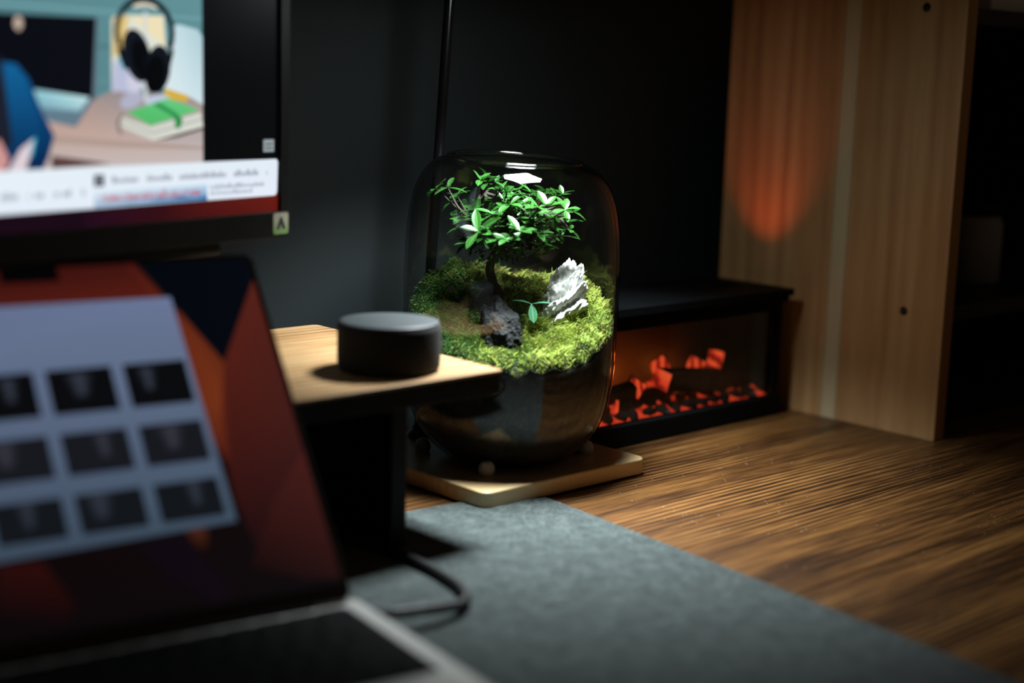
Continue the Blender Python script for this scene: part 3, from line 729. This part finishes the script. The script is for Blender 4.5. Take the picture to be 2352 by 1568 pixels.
# video picture
VX0, VX1, VY0, VY1 = X0, -100.5, 67.5, 355
sc.rect(VX0, VX1, VY0, VY1, None, [(168, 160, 160), (168, 160, 160), (96, 142, 150), (84, 134, 146)])
sc.poly([(VX0, 118), (VX1, 120), (VX1, VY1), (VX0, VY1)], None, [(70, 108, 118), (92, 140, 146), (104, 152, 158), (78, 128, 142)])
for yy, c in ((205, (70, 118, 130)), (186, (112, 160, 166)), (160, (74, 118, 128)), (134, (98, 140, 146)), (240, (70, 118, 130)), (275, (112, 160, 166))):
    sc.poly([(VX0, yy), (VX1, yy - 4), (VX1, yy - 2), (VX0, yy + 4)], c)
sc.poly([(-215.3, 117.6), (-194.9, 125.2), (VX1, 121.4), (VX1, VY0), (VX0, VY0), (VX0, 60 + 26.7), (-256.9, 102.7), (-230.6, 97.7)], None, [(176, 150, 142), (150, 140, 140), (160, 146, 142), (198, 186, 184), (196, 176, 170), (190, 166, 158), (196, 168, 158), (190, 160, 148)])
sc.poly([(-256, 92), (-180, 86), (VX1, 80), (VX1, 78), (-190, 82), (-256, 87)], (176, 152, 142))
sc.poly([(-253.7, 77.2), (-231.7, 74.3), (-197, 69.6), (-254, VY0)], (92, 66, 64))
sc.poly([(-420, 178), (-209.6, 179), (-214.5, 117.6), (-264, 123.8), (-420, 138)], (10, 12, 20))
sc.poly([(-209.6, 179), (-207.2, 178), (-211, 117), (-214.5, 117.6)], (96, 116, 128))
sc.ell(-280, 172, 3.4, 5, (206, 186, 168))
sc.poly([(-268, 125.4), (-217.3, 119.9), (-227.1, 109.2), (-263, 112)], None, [(150, 205, 216), (196, 232, 234), (150, 190, 200), (120, 165, 180)])
sc.poly([(-262, 112), (-227, 109.6), (-217.3, 119.6), (-214.8, 116.3), (-230.6, 97.7), (-256.1, 102.4)], (98, 124, 140))
# paper sheets, board
sc.poly([(-194.6, 179), (-189.4, 181.9), (-141.8, 183.4), (-139.5, 154.6), (-164.3, 127.1), (-195.8, 124.3)], (222, 226, 214))
sc.poly([(-192.8, 179.8), (-176.5, 181.8), (-185.7, 153.3), (-194.4, 149.8)], (224, 196, 128))
sc.poly([(-176.5, 181.8), (-143, 183), (-141, 160), (-160, 170)], (238, 224, 184))
sc.poly([(-193.6, 146.6), (-177.1, 153.5), (-164.2, 137.2), (-168, 122.1), (-195.8, 125.2)], (186, 190, 216))
sc.poly([(-190, 150), (-180, 154), (-172, 144), (-184, 140)], (128, 190, 206))
sc.poly([(-132.7, 175.8), (-126.2, 177.4), (-105.9, 174.1), (VX1, 168.8), (VX1, 114.3), (-113.7, 119.9), (-145.4, 127.3)], None, [(186, 214, 222), (192, 218, 226), (186, 212, 220), (176, 206, 214), (206, 226, 232), (206, 228, 234), (222, 236, 240)])
sc.poly([(-140.8, 127.3), (-115.6, 121.3), (-118.5, 116.4), (-144.6, 119.8)], (214, 176, 62))
sc.ell(-176, 118, 12, 6, (176, 178, 200), .3)
sc.ell(-150, 118, 13, 4, (190, 200, 222), .1)
sc.ell(-172, 132, 9, 8, (206, 206, 224), .3)
# headphones on their stand
sc.band([(-161, 186), (-161.8, 116)], 3.2, (206, 214, 216))
sc.poly([(-176, 191), (-168, 195), (-154, 195), (-146, 191), (-150, 188), (-160, 190), (-172, 188)], (226, 220, 200))
sc.band([(-161.5 + 28.5 * math.cos(a), 170 + 25 * math.sin(a)) for a in (Rd(t) for t in range(-28, 210, 9))], 5.0, (6, 9, 14))
sc.band([(-188, 158), (-184, 148), (-180, 142)], 5, (10, 13, 18)); sc.band([(-134, 158), (-137, 148), (-140, 140)], 5, (10, 13, 18))
sc.ell(-170, 152, 13.5, 21, (16, 22, 32), .35); sc.ell(-166, 149, 9.5, 16, (3, 5, 9), .35)
sc.ell(-149, 142, 13, 19, (14, 20, 28), -.22); sc.ell(-152, 138, 10.5, 15, (2, 4, 7), -.22)
# green notebook
sc.poly([(-187, 105), (-157.2, 97), (-103.2, 108), (VX1, 96.5), (-154.2, 86.5), (-186.6, 97.2)], (214, 216, 206))
sc.poly([(-185.9, 101.6), (-155.9, 92.6), (-102.3, 103.2), (-102.3, 102.2), (-156, 91.4), (-185.9, 100.4)], (150, 156, 146))
sc.poly([(-181.5, 108.4), (-139.5, 119.5), (-104.2, 110.1), (-157.2, 98.0)], None, [(84, 190, 108), (104, 204, 132), (96, 198, 122), (80, 186, 104)])
sc.poly([(-154.7, 114.4), (-148.3, 116.2), (-130.9, 108.2), (-122.9, 102.6), (-126.3, 95), (-131.5, 96), (-131.9, 103.3), (-135.5, 106.1)], (46, 142, 78))
sc.band([(-186, 107), (-190, 102), (-190, 96), (-187, 92)], 1.6, (52, 44, 44))
sc.poly([(-154, 86), (-128, 91), (VX1, 96), (VX1, 94), (-130, 88)], (86, 72, 68))
# person: blue sleeve, torso, hand
sc.poly([(-294.9, 144.3), (-283.1, 143.3), (-272.1, 132.4), (-263.5, 113.8), (-250.9, 91.5), (-256.9, 75.7), (-261.9, VY0), (-420, VY0), (-420, 150)], None, [(20, 104, 160), (18, 96, 150), (10, 76, 128), (8, 66, 116), (10, 62, 112), (6, 44, 86), (6, 40, 80), (8, 40, 80), (12, 70, 120)])
sc.poly([(-420, 190), (-295.5, 147.3), (-292.6, 126.1), (-288.1, 86), (-299.4, 81.6), (-420, 82)], (28, 32, 44))
sc.poly([(-269.7, 90), (-274, 75.6), (-277.3, VY0), (-292.4, VY0), (-281.4, 82.7)], (222, 206, 214))
sc.poly([(-269.7, 90), (-267.5, 91.5), (-271, 78), (-273, 76)], (60, 196, 220))
sc.poly([(-420, 86.7), (-299.1, 89.9), (-291.4, 76.1), (-294.7, VY0), (-420, VY0)], (206, 150, 146))
# side bar
sc.rect(-100.5, -11.5, 67.5, 355, (3, 5, 7))
sc.rect(-30, -17, 74, 84.5, (150, 160, 164)); sc.rect(-28, -19, 76.5, 77.8, (70, 76, 80)); sc.rect(-28, -19, 80, 81.3, (70, 76, 80))
# page bar
pg = [(X0, 36.2), (-17, 36.0), (-14.4, 36.8), (-13, 39.5), (-12, 65), (-14, 67.6), (X0, 67.6)]
sc.poly(pg, None, [(226, 238, 248), (228, 236, 248), (226, 234, 246), (220, 228, 244), (214, 224, 242), (226, 236, 246), (232, 244, 250)])
sc.rect(-215, -205, 52.5, 61.5, (34, 38, 50)); sc.poly([(-211.6, 54), (-209.6, 54), (-208.4, 60), (-210.4, 60)], (186, 192, 206))
for q, (x, wdt) in enumerate(((-197.5, 27), (-162.5, 27), (-127.5, 52.5), (-66, 29.5), (-26.5, 1.2))):
    sc.strokes(x, 54.4, wdt, 5.6, (150, 158, 174), q)
sc.strokes(-93.5, 45.0, 64, 4.2, (168, 174, 190), 21); sc.strokes(-93.5, 40.0, 50, 4.2, (174, 180, 196), 22)
for q, (x, wdt) in enumerate(((-300, 15), (-276, 2.4), (-270, 8), (-253, 5), (-245, 9), (-227, 3), (-330, 16))):
    sc.strokes(x, 46.4, wdt, 6.0, (142, 150, 164), 40 + q)
sc.poly([(-215.4, 36.6), (-97, 36.2), (-97.4, 49.4), (-215.4, 49.0)], None, [(150, 178, 206), (40, 122, 178), (196, 222, 240), (222, 236, 246)])
sc.poly([(-190, 36.6), (-180, 39.8), (-168, 37.8), (-150, 40.2), (-138, 39), (-126, 41), (-112, 38.4), (-97, 39.5), (-97, 36.4)], None, [(130, 166, 196)] * 3 + [(60, 122, 170)] * 4 + [(30, 110, 168)] * 2)
sc.text('TOÀN CẢNH ĐẢO NỔI LÂU LÝ SƠN', -207.5, 40.6, 6.6, (200, 16, 56), 103, .12, .14)
sc.build('screen', mon)['label'] = 'lit screen with a video page'
# certification sticker
st = Screen(lambda a, b, d: Vector((a + MW / 2, -.0037 - d, MZ0 + b)))
stk = MB().slab([(x / 1000 + MW / 2, z / 1000 + MZ0) for x, z in rrect(-21, -2.2, 2.2, 20.8, 2.2, 5)], 0, .0002)
stk.v = [(x, -.0036 - z, y) for x, y, z in stk.v]
k = NT('sticker_print'); k.set(Roughness=.4); mp = k.coords((1, 1, 1), 'Generated'); sx = k.n('ShaderNodeSeparateXYZ'); k.l(mp, 'Vector', sx, 'Vector')
rp = k.ramp([(.1, (.16, .30, .10)), (.42, (.30, .36, .22)), (.7, (.42, .42, .34))]); k.l(sx, 'Z', rp, 'Fac'); k.l(rp, 'Color', k.p, 'Base Color'); M['sticker'] = k.m
so = stk.build('sticker', M['sticker'], mon); so['label'] = 'small green and cream energy sticker'
tri_ = MB().add([(MW / 2 + x / 1000, -.0039, MZ0 + z / 1000) for x, z in ((-17.5, 6.5), (-13.5, 6.5), (-11.8, 10.5), (-9.6, 6.5), (-5.6, 6.5), (-10, 17), (-12.6, 17))], [(0, 1, 2, 6), (2, 3, 4, 5), (2, 5, 6)])
tri_.build('sticker_mark', plain('sticker_dark_print', (.03, .035, .03), .5, 0, 40, .1), so)

# ------------------------------------------------------------------ laptop
LB = Vector((-.384, -.2602, MZ)); LA = Rd(-9); LEAN = Rd(37.9); LWID = .344; HZ = .024
lt = thing('laptop', 'open silver laptop with a dark keyboard and a photo window on its screen', 'laptop', tuple(LB), LA)
sl, cl = math.sin(LEAN), math.cos(LEAN)
def lidp(s, t, d): return Vector((s, t * sl - d * cl, HZ + t * cl + d * sl))     # d: out of the screen towards the user
def lidbox(s0, s1, t0, t1, d0, d1):
    m = MB().box(s0, s1, t0, t1, d0, d1); m.v = [tuple(lidp(*q)) for q in m.v]; return m
m = MB().slab(rrect(-LWID, .0005, .001, .2853, .009, 6), -.0050, -.0004); m.v = [tuple(lidp(*q)) for q in m.v]; m.build('lid', M['alu'], lt, bevel=.001)
m = MB().slab(rrect(-LWID + .0008, -.0003, .0025, .2845, .008, 6), -.0003, .0002); m.v = [tuple(lidp(*q)) for q in m.v]
m.build('screen_bezel', plain('laptop_bezel_glass', (.003, .003, .003), .2), lt)
ls = Screen(lambda a, b, d: lidp(a, b, .00025 + d))
SX, SY0_, SY1_ = -LWID * 1000 + 4.5, 14.5, 280.5
ls.rect(SX, -4.5, SY0_, SY1_, None, [(10, 6, 8), (12, 8, 10), (24, 8, 8), (40, 14, 12)])
ls.poly([(SX, 240), (-72, 240), (-92, 280.5), (SX, 280.5)], None, [(74, 24, 18), (92, 30, 20), (62, 18, 14), (50, 14, 12)])
ls.poly([(-92, 280.5), (-4.5, 280.5), (-4.5, 262), (-46, 194)], (2, 6, 13))
ls.poly([(-100, 280.5), (-92, 280.5), (-46, 194), (-56, 160), (-78, 240)], None, [(84, 24, 16), (40, 14, 14), (88, 38, 20), (110, 48, 22), (104, 36, 20)])
ls.poly([(-46, 194), (-56, 160), (-62, 110), (-80, 160), (-70, 240)], None, [(96, 40, 20), (112, 48, 22), (66, 22, 18), (98, 40, 20), (98, 38, 20)])
ls.poly([(-4.5, 262), (-4.5, 118), (-60, 50), (-66, 90), (-60, 150), (-46, 194)], None, [(84, 32, 24), (56, 22, 20), (28, 10, 12), (48, 16, 16), (96, 36, 20), (78, 28, 20)])
ls.poly([(-4.5, 118), (-4.5, 18), (-30, 22), (-68, 37), (-39, 82)], None, [(68, 26, 22), (34, 14, 14), (28, 12, 12), (22, 9, 10), (54, 20, 18)])
ls.poly([(-233, 66), (-205, 64), (-190, 30), (-199, 22), (-240, 33)], None, [(40, 12, 10), (44, 12, 10), (26, 8, 8), (18, 6, 8), (16, 7, 9)])
ls.poly([(-106, 70), (-91.8, 70), (-94, 57), (-98, 53), (-103, 58)], None, [(70, 32, 18), (74, 34, 18), (36, 16, 12), (18, 8, 8), (34, 16, 12)])
ls.poly([(-142, 66), (-110, 66), (-85, 24), (-97, 15), (-125, 38)], (15, 8, 16))
# photo window
ls.poly([(SX + 30, 66), (-69, 71.5), (-73, 251), (SX + 30, 251)], None, [(58, 72, 88), (62, 78, 94), (106, 120, 150), (96, 110, 142)])  # viewing-angle dimming put into the corner colours, darker towards the bottom
ls.rect(SX + 30, -73, 201, 251, None, [(92, 108, 134), (96, 110, 136), (104, 116, 148), (92, 106, 138)])
cols_ = [(-121.5, -75.5), (-176, -130), (-230, -184.5), (-284, -239)]
for r_, (y0, y1) in enumerate(((165, 199), (119.5, 150.5), (77, 105.5))):
    for c_, (x0, x1) in enumerate(cols_):
        b_ = ((9, 10, 13), (22, 24, 30), (18, 21, 26))[r_]
        ls.rect(x0, x1, y0, y1, b_)
        cx, cy = x0 + 22 + 6 * ((r_ + c_) % 3 - 1), (y0 + y1) / 2
        for q in range(6):
            t = q / 5; cc = tuple(int(b_[i] + ((70, 78, 92), (50, 48, 54), (46, 52, 62))[r_][i] * t * .55) for i in range(3))
            wq = (13 if (r_ + c_) % 2 else 9) * (1 - .75 * t)
            ls.poly([(cx - wq, cy + 13.5), (cx + wq, cy + 13.5), (cx + wq * .5, cy - 6 + 3 * t), (cx - wq * .5, cy - 6 + 3 * t)], cc)
ls.rect(-192, -151, 268.5, 281, (2, 2, 3))
ls.build('screen', lt)['label'] = 'dim screen with a grid of dark photos'
# base
m = MB().slab(rrect(-LWID - .004, .006, -.247, .010, .010, 6), .003, HZ - .001); m.build('base', M['alu'], lt, bevel=.0018, seg=3)
MB().slab(rrect(-LWID + .010, -.009, -.134, -.006, .004, 4), HZ - .0009, HZ - .0006).build('keyboard_well', M['keycap'], lt)
MB().slab(rrect(-.245, -.095, -.238, -.142, .005, 4), HZ - .0009, HZ - .0006).build('trackpad', plain('trackpad_glass', (.42, .42, .41), .3, .3), lt)
MB().tube([(-LWID + .03, .0045, HZ - .0005), (-.030, .0045, HZ - .0005)], .0042, 14).build('hinge', M['black_plastic'], lt, smooth=True)
kx0, kx1 = -LWID + .013, -.012
kmes = {}
def key(x0, x1, y0, y1):
    wk = round(x1 - x0, 4), round(y1 - y0, 4)
    if wk not in kmes:
        o = MB().slab(rrect(-wk[0] / 2, wk[0] / 2, -wk[1] / 2, wk[1] / 2, .0018, 2), 0, .0014).build('key', M['keycap'], lt); kmes[wk] = o.data
    else:
        o = bpy.data.objects.new('key', kmes[wk]); COL.objects.link(o); o.parent = lt
    o.location = ((x0 + x1) / 2, (y0 + y1) / 2, HZ - .0005)
rows = [[1] * 14, [1] * 13 + [1.5], [1.5] + [1] * 13, [1.8] + [1] * 11 + [1.8], [2.3] + [1] * 10 + [2.3], [1, 1, 1, 1.25, 5.2, 1.25, 1, 1, 1, 1]]
py = (.126) / 6
for i, row in enumerate(rows):
    tot = sum(row); x = kx0
    for q in row:
        wk = (kx1 - kx0) * q / tot; key(x + .0013, x + wk - .0013, -.0075 - py * (i + 1) + .0026, -.0075 - py * i - .0002); x += wk
for x, y in ((-.03, -.02), (-LWID + .03, -.02), (-.03, -.22), (-LWID + .03, -.22)):
    MB().lathe([(0, 0), (.008, 0), (.007, .0032), (0, .0032)], 16).build('rubber_foot', M['black_plastic'], lt, (x, y, 0))

# ------------------------------------------------------------------ charging cable
cz = MZ + .0043
pts = spline([(-.320, .02, cz), (-.278, -.06, cz), (-.2615, -.118, cz), (-.2575, -.172, cz), (-.266, -.229, cz), (-.281, -.262, cz + .001), (-.300, -.277, cz + .003), (-.322, -.279, cz + .006), (-.345, -.277, MZ + .0125), (-.362, -.2735, MZ + .0135)], 8)
cb = thing('charging_cable', 'black charging cable curving over the felt mat to the laptop', 'cable', (-.30, -.15, MZ))
o_ = cb.location
MB().tube([Vector(p) - o_ for p in pts], .0041, 12).build('cord', M['cable'], cb, smooth=True)
d = (Vector(pts[-1]) - Vector(pts[-4])).normalized()
MB().tube([Vector(pts[-1]) - d * .001 - o_, Vector(pts[-1]) + d * .012 - o_], .0045, 12).build('plug', M['cable'], cb, smooth=True)
